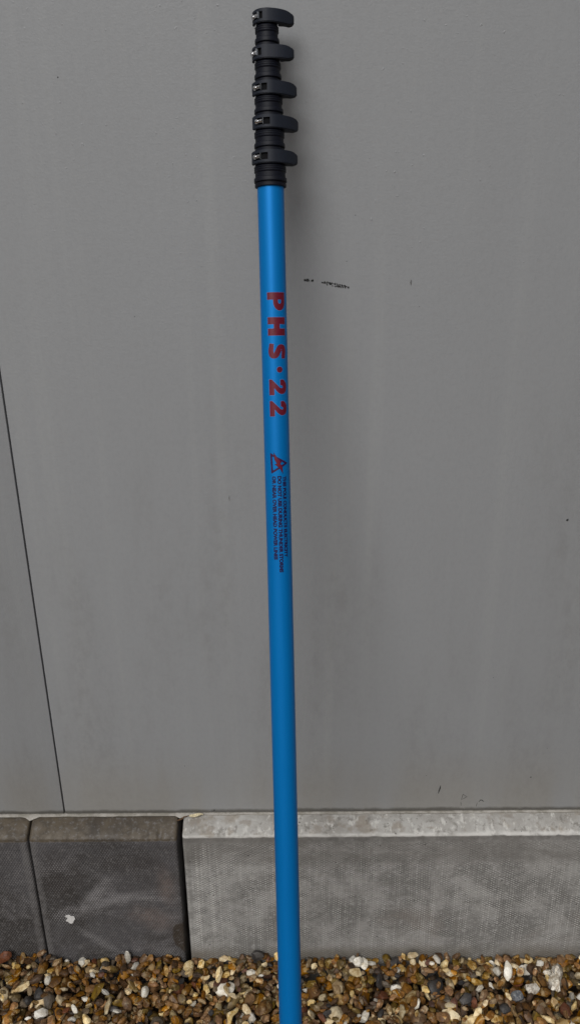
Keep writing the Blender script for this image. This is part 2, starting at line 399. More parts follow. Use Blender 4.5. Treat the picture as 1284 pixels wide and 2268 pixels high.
speckles('dirt_speck', [(.4292, .9122, .0026, 1), (.4261, .4052, .0014, 1), (.2394, .4112, .0008, 1), (-.2874, 1.5332, .0011, 1),
    (-.1417, .3345, .0016, 2.0), (.0905, 1.3650, .0006, 1), (.182, 1.243, .0007, 1), (-.19, .437, .0006, 2), (.36, .44, .0005, 1),
    (.448, .47, .0008, 1), (.452, .62, .0006, 1), (.34, .62, .0006, 1.5), (-.215, 1.232, .0007, 1), (.08, 1.305, .0006, 1)], M_SCUFF, wall)

# ------------------------------------------------------------------ concrete kerb edging
def kerb(x0, x1, ztl, ztr, mat, label, seed, y=-.035, zback=.3215, cr=.004, parts=True, chips=()):
    """upright edging slab with a battered top; z of the front arris goes from ztl (left) to ztr (right)"""
    prof = []       # (dy, z, kind) from back bottom over the top to the front bottom
    e = .0022
    raw = [(.085, -.16), (.085, None), (.040, 'b')]
    n = 150; bm = bmesh.new(); rows = []
    xs = sorted(set([x0, x0 + .0012, x0 + .003, x0 + .006] + [x0 + (x1 - x0) * i / n for i in range(1, n)] + [x1 - .006, x1 - .003, x1 - .0012, x1]))
    for x in xs:
        t = (x - x0) / (x1 - x0); zt = ztl + (ztr - ztl) * t
        de = min(x - x0, x1 - x)
        r = .006
        inset = r - math.sqrt(max(0, r * r - (r - min(de, r)) ** 2))     # rounded ends
        inset *= .65
        pr = [(.085, -.16), (.085, zback - .001), (.060, zback), (.045, zback), (.038, zback - .0012)]
        for q in range(1, 7): 
            f = q / 7; pr.append((.038 + (.0035 - .038) * f, zback - .0012 + (zt + .0012 - zback + .0012) * f + .0016 * math.sin(math.pi * f)))
        pr += [(.0022, zt + .0005), (.0008, zt - .0010), (.0, zt - .0032)]
        for q in range(1, 26): pr.append((0, zt - .0032 + (-.16 - zt + .0032) * q / 25))
        row = []
        for j, (dy, z) in enumerate(pr):
            nz = noise.noise(Vector((x * 30 + seed, z * 30, dy * 60))) * .0008 + noise.noise(Vector((x * 140 + seed, z * 140, dy * 90))) * .0004
            yy = y + dy + (inset if j > 2 else 0) - nz; zz = z - (inset * .8 if 2 < j < 14 else 0) + nz * .7
            if 9 <= j <= 14:    # nibbled front arris
                ch = max(0, noise.noise(Vector((x * 60 + seed * 3, 0, 1.5))) - .22) * .006
                zz -= ch * .7; yy += ch * .6
            row.append(bm.verts.new((x, yy, zz)))
        rows.append(row)
    for a, c in zip(rows, rows[1:]):
        for j in range(len(a) - 1): bm.faces.new((a[j], c[j], c[j + 1], a[j + 1]))
    bm.faces.new(rows[0]); bm.faces.new(rows[-1][::-1])
    o = bm_obj('kerb', bm, mat, None, True, 50)
    return tag(o, label, 'kerb', 'concrete kerbs along the foot of the wall')
K1 = kerb(-1.3930, -.4780, .3025, .3035, M_DARK2, 'dark grey concrete kerb cut off by the left edge of the photo', 2.2)
K2 = kerb(-.4750, -.2085, .3030, .3010, M_DARK, 'short dark stained kerb with a white splash, between two joints', 5.1)
K3 = kerb(-.1985, .7165, .3078, .3040, M_PALE, 'long pale concrete kerb with a light top behind the blue pole', 8.4, zback=.3228)
kerb(.7215, 1.6365, .3045, .3030, M_PALE, 'pale concrete kerb continuing past the right end of the long one', 11.4, zback=.3228)
kerb(-2.310, -1.396, .3025, .3035, M_DARK2, 'dark kerb continuing beyond the left end of the cut-off one', 14.2)
sp = flat_shape('paint_splash', [(-.4285, .1135), (-.4215, .1145), (-.4195, .1115), (-.4135, .1105), (-.4120, .1045), (-.4150, .0990), (-.4178, .0925),
      (-.4215, .0915), (-.4245, .0935), (-.4262, .0965), (-.4305, .0990), (-.4275, .1035), (-.4262, .1070), (-.4305, .1095)], M_WPAINT, None)
for v in sp.data.vertices: v.co.y += -.0358
sp.parent = K2
# mortar packed behind the kerbs, showing as a thin pale line
bm = bmesh.new(); rows = []
for i in range(0, 481):
    x = -2.4 + 4.1 * i / 480
    w = noise.noise(Vector((x * 28, 3, 0))) * .0016 + noise.noise(Vector((x * 90, 7, 0))) * .0008
    gap = max(0, 1 - abs(x + .4765) / .012) * .006 + max(0, 1 - abs(x + .2035) / .010) * .004
    left = .0018 if x < -.2035 else .0
    pr = [(.10, .15), (.10, .3262), (.012, .3262), (.003 - w, .3258), (-.0005 - left - w - gap * .8, .3240 - gap), (.004, .3160 - gap)]
    rows.append([bm.verts.new((x, a, b)) for a, b in pr])
for a, c in zip(rows, rows[1:]):
    for j in range(len(a) - 1): bm.faces.new((a[j], c[j], c[j + 1], a[j + 1]))
tag(bm_obj('mortar_strip', bm, M_MORTAR), kind='structure')

# litter caught on top of the kerb joint
def twist_strip(name, path, w, mat, thick=.0006):
    V, F = [], []
    for i, p in enumerate(path):
        a = Vector(path[max(0, i - 1)]); c = Vector(path[min(len(path) - 1, i + 1)]); d = (c - a).normalized()
        s = d.cross(Vector((0, -.5, 1))).normalized(); n_ = s.cross(d)
        t = i / (len(path) - 1); ww = w * (.3 + .7 * math.sin(math.pi * min(1, t * 1.1 + .05)))
        for (sa, sb) in ((1, 1), (-1, 1), (-1, -1), (1, -1)): V.append(tuple(Vector(p) + s * ww * sa + n_ * thick * sb))
    for i in range(len(path) - 1):
        for j in range(4): F.append((4 * i + j, 4 * i + (j + 1) % 4, 4 * i + 4 + (j + 1) % 4, 4 * i + 4 + j))
    F.append((0, 1, 2, 3)); b = 4 * (len(path) - 1); F.append((b + 3, b + 2, b + 1, b))
    return pymesh(name, V, F, mat)
o = twist_strip('dead_leaf', [(-.1875, -.004, .3255), (-.182, -.006, .3272), (-.177, -.004, .3262), (-.171, -.005, .3292), (-.1655, -.003, .3285), (-.1625, -.003, .3268)], .0030, M_LEAF)
tag(o, 'crumpled cream scrap of dry leaf lying on the pale kerb top at its left end', 'leaf')
o = twist_strip('twig', [(-.2095, -.010, .3195), (-.205, -.010, .3215), (-.200, -.008, .3225), (-.197, -.006, .3248), (-.192, -.006, .3258), (-.188, -.004, .3262)], .0011, M_TWIG, .0009)
tag(o, 'thin brown twig bridging the open joint between dark and pale kerbs', 'twig')

# ------------------------------------------------------------------ telescopic pole
FOOT = Vector((-.00079399, -.45750733, 0))
PX = Vector((.99990762, .00347936, .013139686)); PY = Vector((0, .966683237, -.255975623)); PZ = Vector((-.0135925456, .255951975, .966593932))
pole = empty('telescopic_pole', FOOT)
pole.matrix_world = Matrix.Translation(FOOT) @ Matrix((PX, PY, PZ)).transposed().to_4x4()
tag(pole, 'bright blue telescopic pole with black clamp collars leaning against the grey wall', 'pole')
R = .01637
def lathe(bm, prof, n=48, capt=True, capb=True):
    rings = [[bm.verts.new((r * math.cos(math.tau * i / n), r * math.sin(math.tau * i / n), z)) for i in range(n)] for r, z in prof]
    for a, c in zip(rings, rings[1:]):
        for i in range(n): bm.faces.new((a[i], a[(i + 1) % n], c[(i + 1) % n], c[i]))
    if capb: bm.faces.new(rings[0][::-1])
    if capt: bm.faces.new(rings[-1])
bm = bmesh.new(); lathe(bm, [(R - .0012, .012)] + [(R, .012 + 1.452 * i / 40) for i in range(41)] + [(R - .0012, 1.464)], 72)
bm_obj('tube', bm, M_BLUE, pole)
bm = bmesh.new(); lathe(bm, [(.0150, -.004), (.0178, -.003), (.0182, 0), (.0182, .030), (.0176, .034), (R, .0345)], 48)
bm_obj('foot_cap', bm, M_BLACK, pole)

ZC = [1.6469, 1.6065, 1.5668, 1.5281, 1.4881]            # clamp centres, top to bottom
RC = [.0141, .0157, .0170, .0182, .0195]                 # collar radii
BETA = [54, 60, 41, 34, 43]                              # bolt angle from the front towards the left, degrees
END = [ZC[1] + .0075, ZC[2] + .0075, ZC[3] + .0075, ZC[4] + .0075, 1.4555]
def collar(i):
    z, r, e = ZC[i], RC[i], END[i]
    b = bmesh.new(); rb = r - .0012
    top = z + .0055 if i else z + .0060
    L = (z - .0075) - e                                  # length showing under the lever
    p = [(rb - .001, top), (rb, top - .0008), (rb, z - .0075)]
    z0 = z - .0078; q = []
    for k in range(3):                                   # shallow thread
        zz = z0 - L * .06 - k * L * .095
        p += [(r - .0004, zz), (r + .0001, zz - L * .02), (r + .0001, zz - L * .05), (r - .0004, zz - L * .07)]
    p += [(r - .0010, z0 - L * .36), (r - .0010, z0 - L * .56), (r + .0002, z0 - L * .585), (r + .0006, z0 - L * .62), (r + .0006, z0 - L * .76), (r + .0002, z0 - L * .785),
          (r - .0013, z0 - L * .80), (r - .0013, z0 - L * .845), (r - .0002, z0 - L * .86), (r - .0002, z0 - L * .985 if i == 4 else z0 - L * 1.15)]
    if i == 4: p += [(r - .0009, z0 - L * 1.0), (R + .0004, z0 - L * 1.0)]
    lathe(b, p[::-1], 56)
    return bm_obj('collar', b, M_BLACK2, pole, angle=28)
def lever(i):
    z, r = ZC[i], RC[i]; ro = r + .0028; h = .0076
    g_ = math.radians(45 - BETA[i])                      # the whole lever turned about the pole; positive moves the bolt to the front
    # outline in the collar's plane, x right, y towards the wall
    P = []
    a0, a1 = 186, 288
    for q in range(25): a = math.radians(a0 + (a1 - a0) * q / 24); P.append((ro * math.cos(a), ro * math.sin(a)))
    p0 = Vector(P[-1]); t0 = Vector((-math.sin(math.radians(a1)), math.cos(math.radians(a1))))
    tip = Vector(([.0310, .0313, .0342, .0362, .0335][i], .0005 if i else .0060)) ; p1 = p0 + t0 * .014; p2 = tip + Vector((-.006, -.0085))
    for q in range(1, 13):
        t = q / 12; v = p0 * (1 - t) ** 3 + p1 * 3 * t * (1 - t) ** 2 + p2 * 3 * t * t * (1 - t) + tip * t ** 3; P.append((v.x, v.y))
    P += [(tip.x + .0006, tip.y + .0035), (tip.x - .0012, tip.y + .0062), (tip.x - .0055, tip.y + .0058)]
    ri = r - .0004
    s0 = Vector(P[-1]); e0 = Vector((ri * math.cos(math.radians(18)), ri * math.sin(math.radians(18))))
    m0 = (s0 + e0) / 2 + Vector((.0005, -.0035))
    for q in range(1, 6):
        t = q / 6; v = s0 * (1 - t) ** 2 + m0 * 2 * t * (1 - t) + e0 * t * t; P.append((v.x, v.y))
    for q in range(25): a = math.radians(18 - (18 + 360 - a0) * q / 24); P.append((ri * math.cos(a), ri * math.sin(a)))
    b = bmesh.new(); n = len(P)
    hh = lambda x: h - .0026 * max(0, min(1, (x - (tip.x - .0042)) / .0042))
    lo = [b.verts.new((x, y, -hh(x))) for x, y in P]; hi = [b.verts.new((x, y, hh(x))) for x, y in P]
    fl = b.faces.new(lo[::-1]); fh = b.faces.new(hi)
    for k in range(n): b.faces.new((lo[k], lo[(k + 1) % n], hi[(k + 1) % n], hi[k]))
    bmesh.ops.recalc_face_normals(b, faces=b.faces)
    bmesh.ops.bevel(b, geom=list(set(list(fl.edges) + list(fh.edges))), offset=.0008, segments=2, affect='EDGES')
    me = bpy.data.meshes.new('lever'); b.to_mesh(me); b.free()
    o = link('lever', me, M_BLACK, pole)
    # slot for the bolt: cut a window out with a boolean
    c = bmesh.new(); A = [math.radians(270 - 45 + d) for d in (-18, -10, -2, 6, 14, 22, 30, 38)]
    V = []
    for a in A:
        for rr in (ro * 1.6 if a < math.radians(200) else ro + .004, r - .0016):
            for zz in (-.0040, .0040): V.append(c.verts.new((rr * math.cos(a), rr * math.sin(a), zz)))
    for k in range(len(A) - 1):
        j = 4 * k; c.faces.new((V[j], V[j + 1], V[j + 5], V[j + 4])); c.faces.new((V[j + 3], V[j + 2], V[j + 6], V[j + 7]))
        c.faces.new((V[j + 1], V[j + 3], V[j + 7], V[j + 5])); c.faces.new((V[j + 2], V[j], V[j + 4], V[j + 6]))
    c.faces.new((V[0], V[2], V[3], V[1])); j = 4 * (len(A) - 1); c.faces.new((V[j + 1], V[j + 3], V[j + 2], V[j]))
    bmesh.ops.recalc_face_normals(c, faces=c.faces)
    mc = bpy.data.meshes.new('cut'); c.to_mesh(mc); c.free(); oc = link('cut', mc, None, pole)
    md = o.modifiers.new('b', 'BOOLEAN'); md.object = oc; md.operation = 'DIFFERENCE'; md.solver = 'EXACT'
    bpy.context.view_layer.update()
    me2 = bpy.data.meshes.new_from_object(o.evaluated_get(bpy.context.evaluated_depsgraph_get()))
    o.modifiers.clear(); o.data = me2; bpy.data.objects.remove(oc)
    b = bmesh.new(); b.from_mesh(me2)
    for f in b.faces: f.smooth = True
    for e in b.edges:
        e.smooth = not (len(e.link_faces) == 2 and e.calc_face_angle(0) > math.radians(32))
    b.to_mesh(me2); b.free()
    o.location = (0, 0, z); o.rotation_euler = (0, 0, g_)
    # bolt and washer, then a near-black shell painting the shade inside the window
    ab = math.radians(270 - 45 - 1)
    rad = Vector((math.cos(ab), math.sin(ab), 0)); tan = Vector((-math.sin(ab), math.cos(ab), 0))
    def turned(bm_, pos, axis):
        q = axis.to_track_quat('Z', 'Y').to_matrix().to_4x4(); bmesh.ops.transform(bm_, matrix=Matrix.Translation(pos) @ q, verts=bm_.verts)
    bb = bmesh.new(); lathe(bb, [(.0022, -.0050), (.0029, -.0044), (.0031, -.0030), (.0031, -.0010), (.0022, -.0008), (.0022, .0055)], 18)
    turned(bb, rad * (r + .0022), tan)
    bo = bm_obj('bolt', bb, M_STEEL, o)
    bb = box_bm(-.0022, .0022, -.0036, .0036, -.00025, .00025)
    turned(bb, rad * (r + .0014) + tan * .0066, tan)
    bm_obj('washer', bb, M_STEEL, o, smooth=False)
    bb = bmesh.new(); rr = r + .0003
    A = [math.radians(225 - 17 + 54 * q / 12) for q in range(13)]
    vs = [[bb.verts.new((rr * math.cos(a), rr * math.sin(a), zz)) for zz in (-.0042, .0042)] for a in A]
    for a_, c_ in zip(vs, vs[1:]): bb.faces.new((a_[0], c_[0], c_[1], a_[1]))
    bm_obj('slot_shade_shell', bb, M_VOID, o)
    return o
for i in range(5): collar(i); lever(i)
for i, (ra, rb) in enumerate(zip([.0108, .0122, .0135, .0147], [0] * 4)): pass
bb = bmesh.new(); lathe(bb, [(.0118, 1.60), (.0118, 1.6512), (.0110, 1.6522)], 40); bm_obj('end_plug', bb, M_BLACK2, pole)

# --- print on the tube: shapes laid out flat (u along the pole reading downwards, v towards the right), wrapped round it
def wrap(name, me, z_top, th0, mat, lift=.00012):
    """me: flat mesh in u,v metres (x = u, y = v)."""
    b = bmesh.new(); b.from_mesh(me)
    ys = [v.co.y for v in b.verts]; lo, hi = min(ys), max(ys); n = max(2, int((hi - lo) / .0011))
    for k in range(1, n):
        y = lo + (hi - lo) * k / n
        bmesh.ops.bisect_plane(b, geom=b.verts[:] + b.edges[:] + b.faces[:], plane_co=(0, y, 0), plane_no=(0, 1, 0))
    for v in b.verts:
        th = math.radians(th0) + v.co.y / R; r = R + lift
        v.co = Vector((r * math.sin(th), -r * math.cos(th), z_top - v.co.x))
    for f in b.faces:
        f.normal_update(); c = f.calc_center_median()
        if f.normal.x * c.x + f.normal.y * c.y < 0: f.normal_flip()
    m = bpy.data.meshes.new(name); b.to_mesh(m); b.free()
    for p in m.polygons: p.use_smooth = True
    return link(name, m, mat, pole)
def curve_mesh(loops, grow=0.0):
    """filled 2-D curve (holes allowed) -> mesh; loops are lists of (u, v)"""
    cu = bpy.data.curves.new('c', 'CURVE'); cu.dimensions = '2D'; cu.fill_mode = 'BOTH'
    for L in loops:
        s = cu.splines.new('POLY'); s.points.add(len(L) - 1); s.use_cyclic_u = True
        for p, (x, y) in zip(s.points, L): p.co = (x, y, 0, 1)
    cu.offset = grow
    o = bpy.data.objects.new('c', cu); COL.objects.link(o); bpy.context.view_layer.update()
    me = bpy.data.meshes.new_from_object(o.evaluated_get(bpy.context.evaluated_depsgraph_get()))
    bpy.data.objects.remove(o); return me
def arc(cx, cy, rx, ry, a0, a1, n=14):
    return [(cx + rx * math.cos(math.radians(a0 + (a1 - a0) * i / n)), cy + ry * math.sin(math.radians(a0 + (a1 - a0) * i / n))) for i in range(n + 1)]
def thick(path, widths):
    """outline of a stroke with varying width"""
    A, B = [], []
    for i, p in enumerate(path):
        a = Vector(path[max(0, i - 1)]); c = Vector(path[min(len(path) - 1, i + 1)]); d = (c - a).normalized()
        n_ = Vector((-d.y, d.x)); w = widths[i] / 2; p = Vector(p); A.append(tuple(p + n_ * w)); B.append(tuple(p - n_ * w))
    return A + B[::-1]
def spline(pts, n=8):
    out = []
    P = [Vector(p) for p in pts]; P = [2 * P[0] - P[1]] + P + [2 * P[-1] - P[-2]]
    for i in range(1, len(P) - 2):
        for k in range(n):
            t = k / n; a, b_, c, d = P[i - 1], P[i], P[i + 1], P[i + 2]
            v = .5 * ((2 * b_) + (c - a) * t + (2 * a - 5 * b_ + 4 * c - d) * t * t + (3 * b_ - a - 3 * c + d) * t ** 3); out.append((v.x, v.y))
    out.append(tuple(pts[-1])); return out
# glyphs in a unit box, u right, v up
G_P = [[(0, 0), (.38, 0), (.38, .33)] + arc(.52, .665, .48, .335, -90, 90, 18) + [(0, 1)], [(.38, .56), (.38, .78)] + arc(.50, .67, .16, .11, 90, -90, 10)]
G_H = [[(0, 0), (.36, 0), (.36, .335), (.64, .335), (.64, 0), (1, 0), (1, 1), (.64, 1), (.64, .635), (.36, .635), (.36, 1), (0, 1)]]
sp_ = spline([(.93, .84), (.72, .845), (.50, .875), (.27, .80), (.26, .645), (.50, .52), (.74, .385), (.74, .20), (.50, .13), (.25, .155), (.04, .18)], 6)
G_S = [thick(sp_, [.24 + .08 * math.sin(math.pi * i / (len(sp_) - 1)) for i in range(len(sp_))])]
G_D = [arc(.5, .5, .5, .5, 0, 345, 23)]
G_2 = [[(0, 0), (1, 0), (1, .25), (.50, .25), (.78, .44)] + spline([(.86, .52), (.93, .64), (.90, .82), (.74, .95), (.50, 1.0), (.24, .96), (.03, .80), (.02, .62)], 5)
       + [(.34, .62)] + spline([(.38, .72), (.46, .765), (.55, .75), (.585, .67), (.54, .57)], 4) + [(0, .13)]]
def place_glyph(loops, u0, w, h, v0=0):
    return [[(u0 + a * w, v0 + b_ * h) for a, b_ in L] for L in loops]
H = .0229
big = [(G_P, 1.3284, .0212, H, 0), (G_H, 1.2983, .0216, H, 0), (G_S, 1.2672, .0207, H, 0), (G_D, 1.2376, .0066, .0070, H * .44), (G_2, 1.2218, .0188, H, 0), (G_2, 1.1949, .0186, H, 0)]
for G, zt, w, h, v0 in big:
    loops = place_glyph(G, 0, w, h, v0)
    nm = 'dot' if G is G_D else ('digit' if G is G_2 else 'letter')
    o = wrap(nm, curve_mesh(loops, .0004 if G is not G_S else 0), zt, -25.5, M_RED, .00016)
    hl = wrap('print_edge', curve_mesh(loops, .00075 if G is not G_S else .0003), zt, -25.5, M_HALO, .00008); hl.parent = o; hl.matrix_parent_inverse = Matrix()

# warning triangle with a lightning flash, base to the left
D = math.radians
def uv(th, z, z0=1.1287, th0=-29.3): return ((z0 - z), R * D(th - th0))
tl, bl, ap = Vector(uv(-29.3, 1.1290)), Vector(uv(-26.0, 1.1035)), Vector(uv(49.5, 1.1160))
cen = (tl + bl + ap) / 3
def inset(p, k): return cen + (p - cen) * k
out_ = [tuple(p) for p in (tl, bl, ap)]; in_ = [tuple(inset(p, .80)) for p in (tl, bl, ap)]
o = wrap('warning_triangle', curve_mesh([out_, in_]), 1.1287, -29.3, M_PLUM, .00016)
o2 = wrap('print_edge', curve_mesh([[tuple(inset(Vector(p), 1.06)) for p in out_], [tuple(inset(Vector(p), .71)) for p in out_]]), 1.1287, -29.3, M_NAVY, .00008); o2.parent = o
b0, b1 = Vector(uv(-13, 1.1290)), Vector(uv(24, 1.1040)); dv = (b1 - b0); nn = Vector((-dv.y, dv.x)).normalized()
q = lambda t, s: tuple(b0 + dv * t + nn * s)
bolt_ = [q(0, 0), q(.30, .0018), q(.52, .0042), q(.53, .0016), q(.72, .0028), q(1, 0), q(.74, -.0008), q(.50, -.0042), q(.50, -.0016), q(.28, -.0022)]
o = wrap('lightning_flash', curve_mesh([bolt_]), 1.1287, -29.3, M_RED, .00030)
o2 = wrap('print_edge', curve_mesh([bolt_], .00045), 1.1287, -29.3, M_NAVY, .00023); o2.parent = o
# three lines of small warning text
def text_line(txt, z_top, length, cap, th_base, mat):
    cu = bpy.data.curves.new('t', 'FONT'); cu.body = txt; cu.size = 1; cu.fill_mode = 'BOTH'; cu.offset = .058; cu.resolution_u = 4
    o = bpy.data.objects.new('t', cu); COL.objects.link(o); bpy.context.view_layer.update()
    me = bpy.data.meshes.new_from_object(o.evaluated_get(bpy.context.evaluated_depsgraph_get())); bpy.data.objects.remove(o)
    xs = [v.co.x for v in me.vertices]; ys = [v.co.y for v in me.vertices]
    x0, x1, y0, y1 = min(xs), max(xs), 0, .73
    for v in me.vertices: v.co = ((v.co.x - x0) / (x1 - x0) * length, (v.co.y - y0) / (y1 - y0) * cap, 0)
    return wrap('warning_text', me, z_top, th_base, mat, .00014)
text_line('THIS POLE CONDUCTS ELECTRICITY', 1.0993, .1063, .0045, 25.5, M_NAVY)
text_line('DO NOT USE DURING THUNDER STORMS', 1.0998, .1264, .0047, 1.2, M_NAVY)
text_line('OR NEAR OVER HEAD POWER LINES', 1.0996, .1093, .0047, -23.2, M_NAVY)

# ------------------------------------------------------------------ gravel
rs = np.random.RandomState(11)
def ico(level):
    b = bmesh.new(); bmesh.ops.create_icosphere(b, subdivisions=level, radius=1)
    V = np.array([v.co[:] for v in b.verts]); F = np.array([[v.index for v in f.verts] for f in b.faces]); b.free(); return V, F
def pebble(level, seed, ax=(1, .78, .56), planes=11, p=14, rough=.05):
    r_ = np.random.RandomState(seed); V, F = ico(level)
    N = r_.normal(size=(planes, 3)); N /= np.linalg.norm(N, axis=1)[:, None]
    Hh = r_.uniform(.62, 1.0, planes)
    d = np.clip(V @ N.T, 0.0, None) / Hh
    r = 1.0 / (np.sum(d ** p, axis=1) + .92 ** p) ** (1 / p)
    out = V * r[:, None]
    for i in range(len(out)):
        n_ = noise.noise(Vector(out[i] * 1.6) + Vector((seed, 0, 0))) * rough * 2.2 + noise.noise(Vector(out[i] * 4) + Vector((seed, 9, 0))) * rough * .8
        out[i] *= 1 + n_
    out *= np.array(ax)
    return out, F
def flint(seed):
    """broken flint: a block cut by random planes; returns (sample points, fine mesh arrays, coarse mesh arrays)"""
    r_ = np.random.RandomState(seed)
    ax = np.array((1.12, r_.uniform(.50, .86), r_.uniform(.30, .60)))
    n = int(r_.randint(8, 14)); N = r_.normal(size=(n, 3)); N /= np.linalg.norm(N, axis=1)[:, None]; Hh = r_.uniform(.55, .88, n)
    def build(bev):
        b = bmesh.new(); bmesh.ops.create_icosphere(b, subdivisions=1, radius=.98)
        for v in b.verts: v.co *= 1 + noise.noise(v.co * 2 + Vector((seed, 0, 0))) * .15
        for q in range(n):
            g_ = bmesh.ops.bisect_plane(b, geom=b.verts[:] + b.edges[:] + b.faces[:], plane_co=Vector(N[q]) * Hh[q], plane_no=Vector(N[q]), clear_outer=True)
            ed = [e for e in b.edges if e.is_boundary]
            if ed: bmesh.ops.holes_fill(b, edges=ed, sides=0)
        bmesh.ops.dissolve_limit(b, angle_limit=math.radians(9), verts=b.verts[:], edges=b.edges[:])
        if bev:
            es = [e for e in b.edges if len(e.link_faces) == 2 and e.calc_face_angle(0) > math.radians(14)]
            bmesh.ops.bevel(b, geom=es, offset=.055, segments=1, affect='EDGES', clamp_overlap=True)
        bmesh.ops.triangulate(b, faces=b.faces[:])
        bmesh.ops.remove_doubles(b, verts=b.verts[:], dist=.01)
        V = np.array([v.co[:] for v in b.verts]) * ax; F = np.array([[v.index for v in f.verts] for f in b.faces]); b.free(); return V, F
    hi_, lo_ = build(True), build(False)
    D, _ = ico(2); d = np.clip(D @ N.T, 1e-6, None)
    S_ = D * np.minimum(.98, (Hh / d).min(axis=1))[:, None] * ax
    return S_, hi_, lo_
NV = 26
SAMP, HI, LO = [], [], []
for i in range(NV):
    if i < 23: a_, h_, l_ = flint(300 + i)
    else:
        r_ = np.random.RandomState(100 + i); ax = (1, r_.uniform(.62, .95), r_.uniform(.45, .75))
        h_ = pebble(2, 200 + i, ax, int(r_.randint(7, 13)), 14); a_ = h_[0]; nl = len(ico(1)[0]); l_ = (h_[0][:nl], ico(1)[1])
    SAMP.append(np.array(a_)); HI.append(h_); LO.append(l_)
V1 = SAMP
X0, X1, Y0, Y1 = -.80, .80, -.46, -.034
CELL = .003
NX, NY = int((X1 - X0) / CELL), int((Y1 - Y0) / CELL)
HF = np.full((NX, NY), -.030)
def rotm(r_):
    # mostly lying on their flat side, some standing
    tilt = abs(r_.normal(0, .45)) if r_.rand() < .68 else r_.uniform(.5, 1.5)
    a, b_ = r_.uniform(0, math.tau, 2)
    m = Matrix.Rotation(a, 3, 'Z') @ Matrix.Rotation(tilt, 3, 'X') @ Matrix.Rotation(b_, 3, 'Z')
    return np.array(m)
stones = []
def footprint(P):
    """grid cells with the lowest and highest z of the stone over each (coarse convex estimate from its vertices)"""
    ix = np.floor(P[:, 0] / CELL).astype(int); iy = np.floor(P[:, 1] / CELL).astype(int)
    x0, y0 = ix.min(), iy.min(); w, h = ix.max() - x0 + 1, iy.max() - y0 + 1
    lo = np.full((w, h), np.inf); hi = np.full((w, h), -np.inf)
    np.minimum.at(lo, (ix - x0, iy - y0), P[:, 2]); np.maximum.at(hi, (ix - x0, iy - y0), P[:, 2])
    # fill inner cells hit by no vertex
    for _ in range(2):
        bad = ~np.isfinite(lo)
        if not bad.any(): break
        pl = np.pad(lo, 1, constant_values=np.nan); ph = np.pad(hi, 1, constant_values=np.nan)
        pl[~np.isfinite(pl)] = np.nan; ph[~np.isfinite(ph)] = np.nan
        for gx in range(1, w + 1):
            for gy in range(1, h + 1):
                if bad[gx - 1, gy - 1]:
                    nb = pl[[gx - 1, gx + 1, gx, gx], [gy, gy, gy - 1, gy + 1]]
                    if np.sum(np.isfinite(nb)) >= 3:
                        lo[gx - 1, gy - 1] = np.nanmean(nb); hi[gx - 1, gy - 1] = np.nanmean(ph[[gx - 1, gx + 1, gx, gx], [gy, gy, gy - 1, gy + 1]])
    return x0, y0, lo, hi
def drop(P, x, y, sink=.0012):
    """rest the vertex cloud P (about its centre) on the height field at x, y -> z; returns (z, cells)"""
    Q = P + np.array([x - X0, y - Y0, 0]); x0, y0, lo, hi = footprint(Q)
    if x0 < 0 or y0 < 0 or x0 + lo.shape[0] > NX or y0 + lo.shape[1] > NY: return None
    ok = np.isfinite(lo); sub = HF[x0:x0 + lo.shape[0], y0:y0 + lo.shape[1]]
    dz = (sub - lo)[ok]; dz.sort()
    z = dz[-max(1, int(len(dz) * .10))] - sink
    return z, (x0, y0, lo, hi, ok)
def commit(z, cells):
    x0, y0, lo, hi, ok = cells; sub = HF[x0:x0 + lo.shape[0], y0:y0 + lo.shape[1]]
    sub[ok] = np.maximum(sub[ok], hi[ok] + z)
wts = np.array([w for m, w in STONE]); wts = wts / wts.sum()
NST = 4900
def fill_gaps(n, y_lo, y_hi, size, level):
    """work small stones into the deepest holes left in a strip of the bed"""
    j0, j1 = int((y_lo - Y0) / CELL), int((y_hi - Y0) / CELL)
    for _ in range(n):
        sub = HF[4:-4, j0:j1]; cand = np.argwhere(sub < level + sub.mean())
        if len(cand) < 5: break
        gi, gj = cand[rs.randint(len(cand))]
        x = X0 + (gi + 4.5) * CELL; y = Y0 + (gj + j0 + .5) * CELL
        s_ = size * rs.uniform(.75, 1.35); kd_ = rs.randint(NV); m_ = rotm(rs); P_ = (V1[kd_] * s_) @ m_.T
        y = min(y, Y1 - P_[:, 1].max() - .0005)
        r_ = drop(P_, x, y, .0030)
        if r_ is None: continue
        commit(*r_); stones.append([kd_, s_, m_, x, y, r_[0], int(rs.choice(len(STONE), p=wts))])
for it in range(NST):
    last = it > NST * .55
    s = float(np.clip(rs.lognormal(math.log(.0108), .32), .0052, .0205))
    if rs.rand() < .25: s *= .62
    kd = rs.randint(NV); m = rotm(rs); P = (V1[kd] * s) @ m.T
    best = None
    for c in range(5 if last else 2):
        x = rs.uniform(X0 + .01, X1 - .01); y = rs.uniform(Y0 + .01, Y1)
        if rs.rand() < .5 : y = min(Y1 - np.max(P[:, 1]) - .0005, y)
        r = drop(P, x, y)
        if r is None: continue
        sc_ = r[0] - (.006 if y > -.062 else 0)
        if best is None or sc_ < best[0]: best = (sc_, x, y, r)
    if best is None: continue
    z, cells = best[3]; commit(z, cells)
    stones.append([kd, s, m, best[1], best[2], z, int(rs.choice(len(STONE), p=wts))])
fill_gaps(330, -.070, Y1, .0090, -.005)
fill_gaps(420, -.22, -.050, .0088, -.009)
lvl = float(np.mean(HF[60:-60, 12:-12])); print('gravel mean level', lvl, 'stones', len(stones))
DZ = -.0175 - lvl
HF += DZ
for st in stones: st[5] += DZ

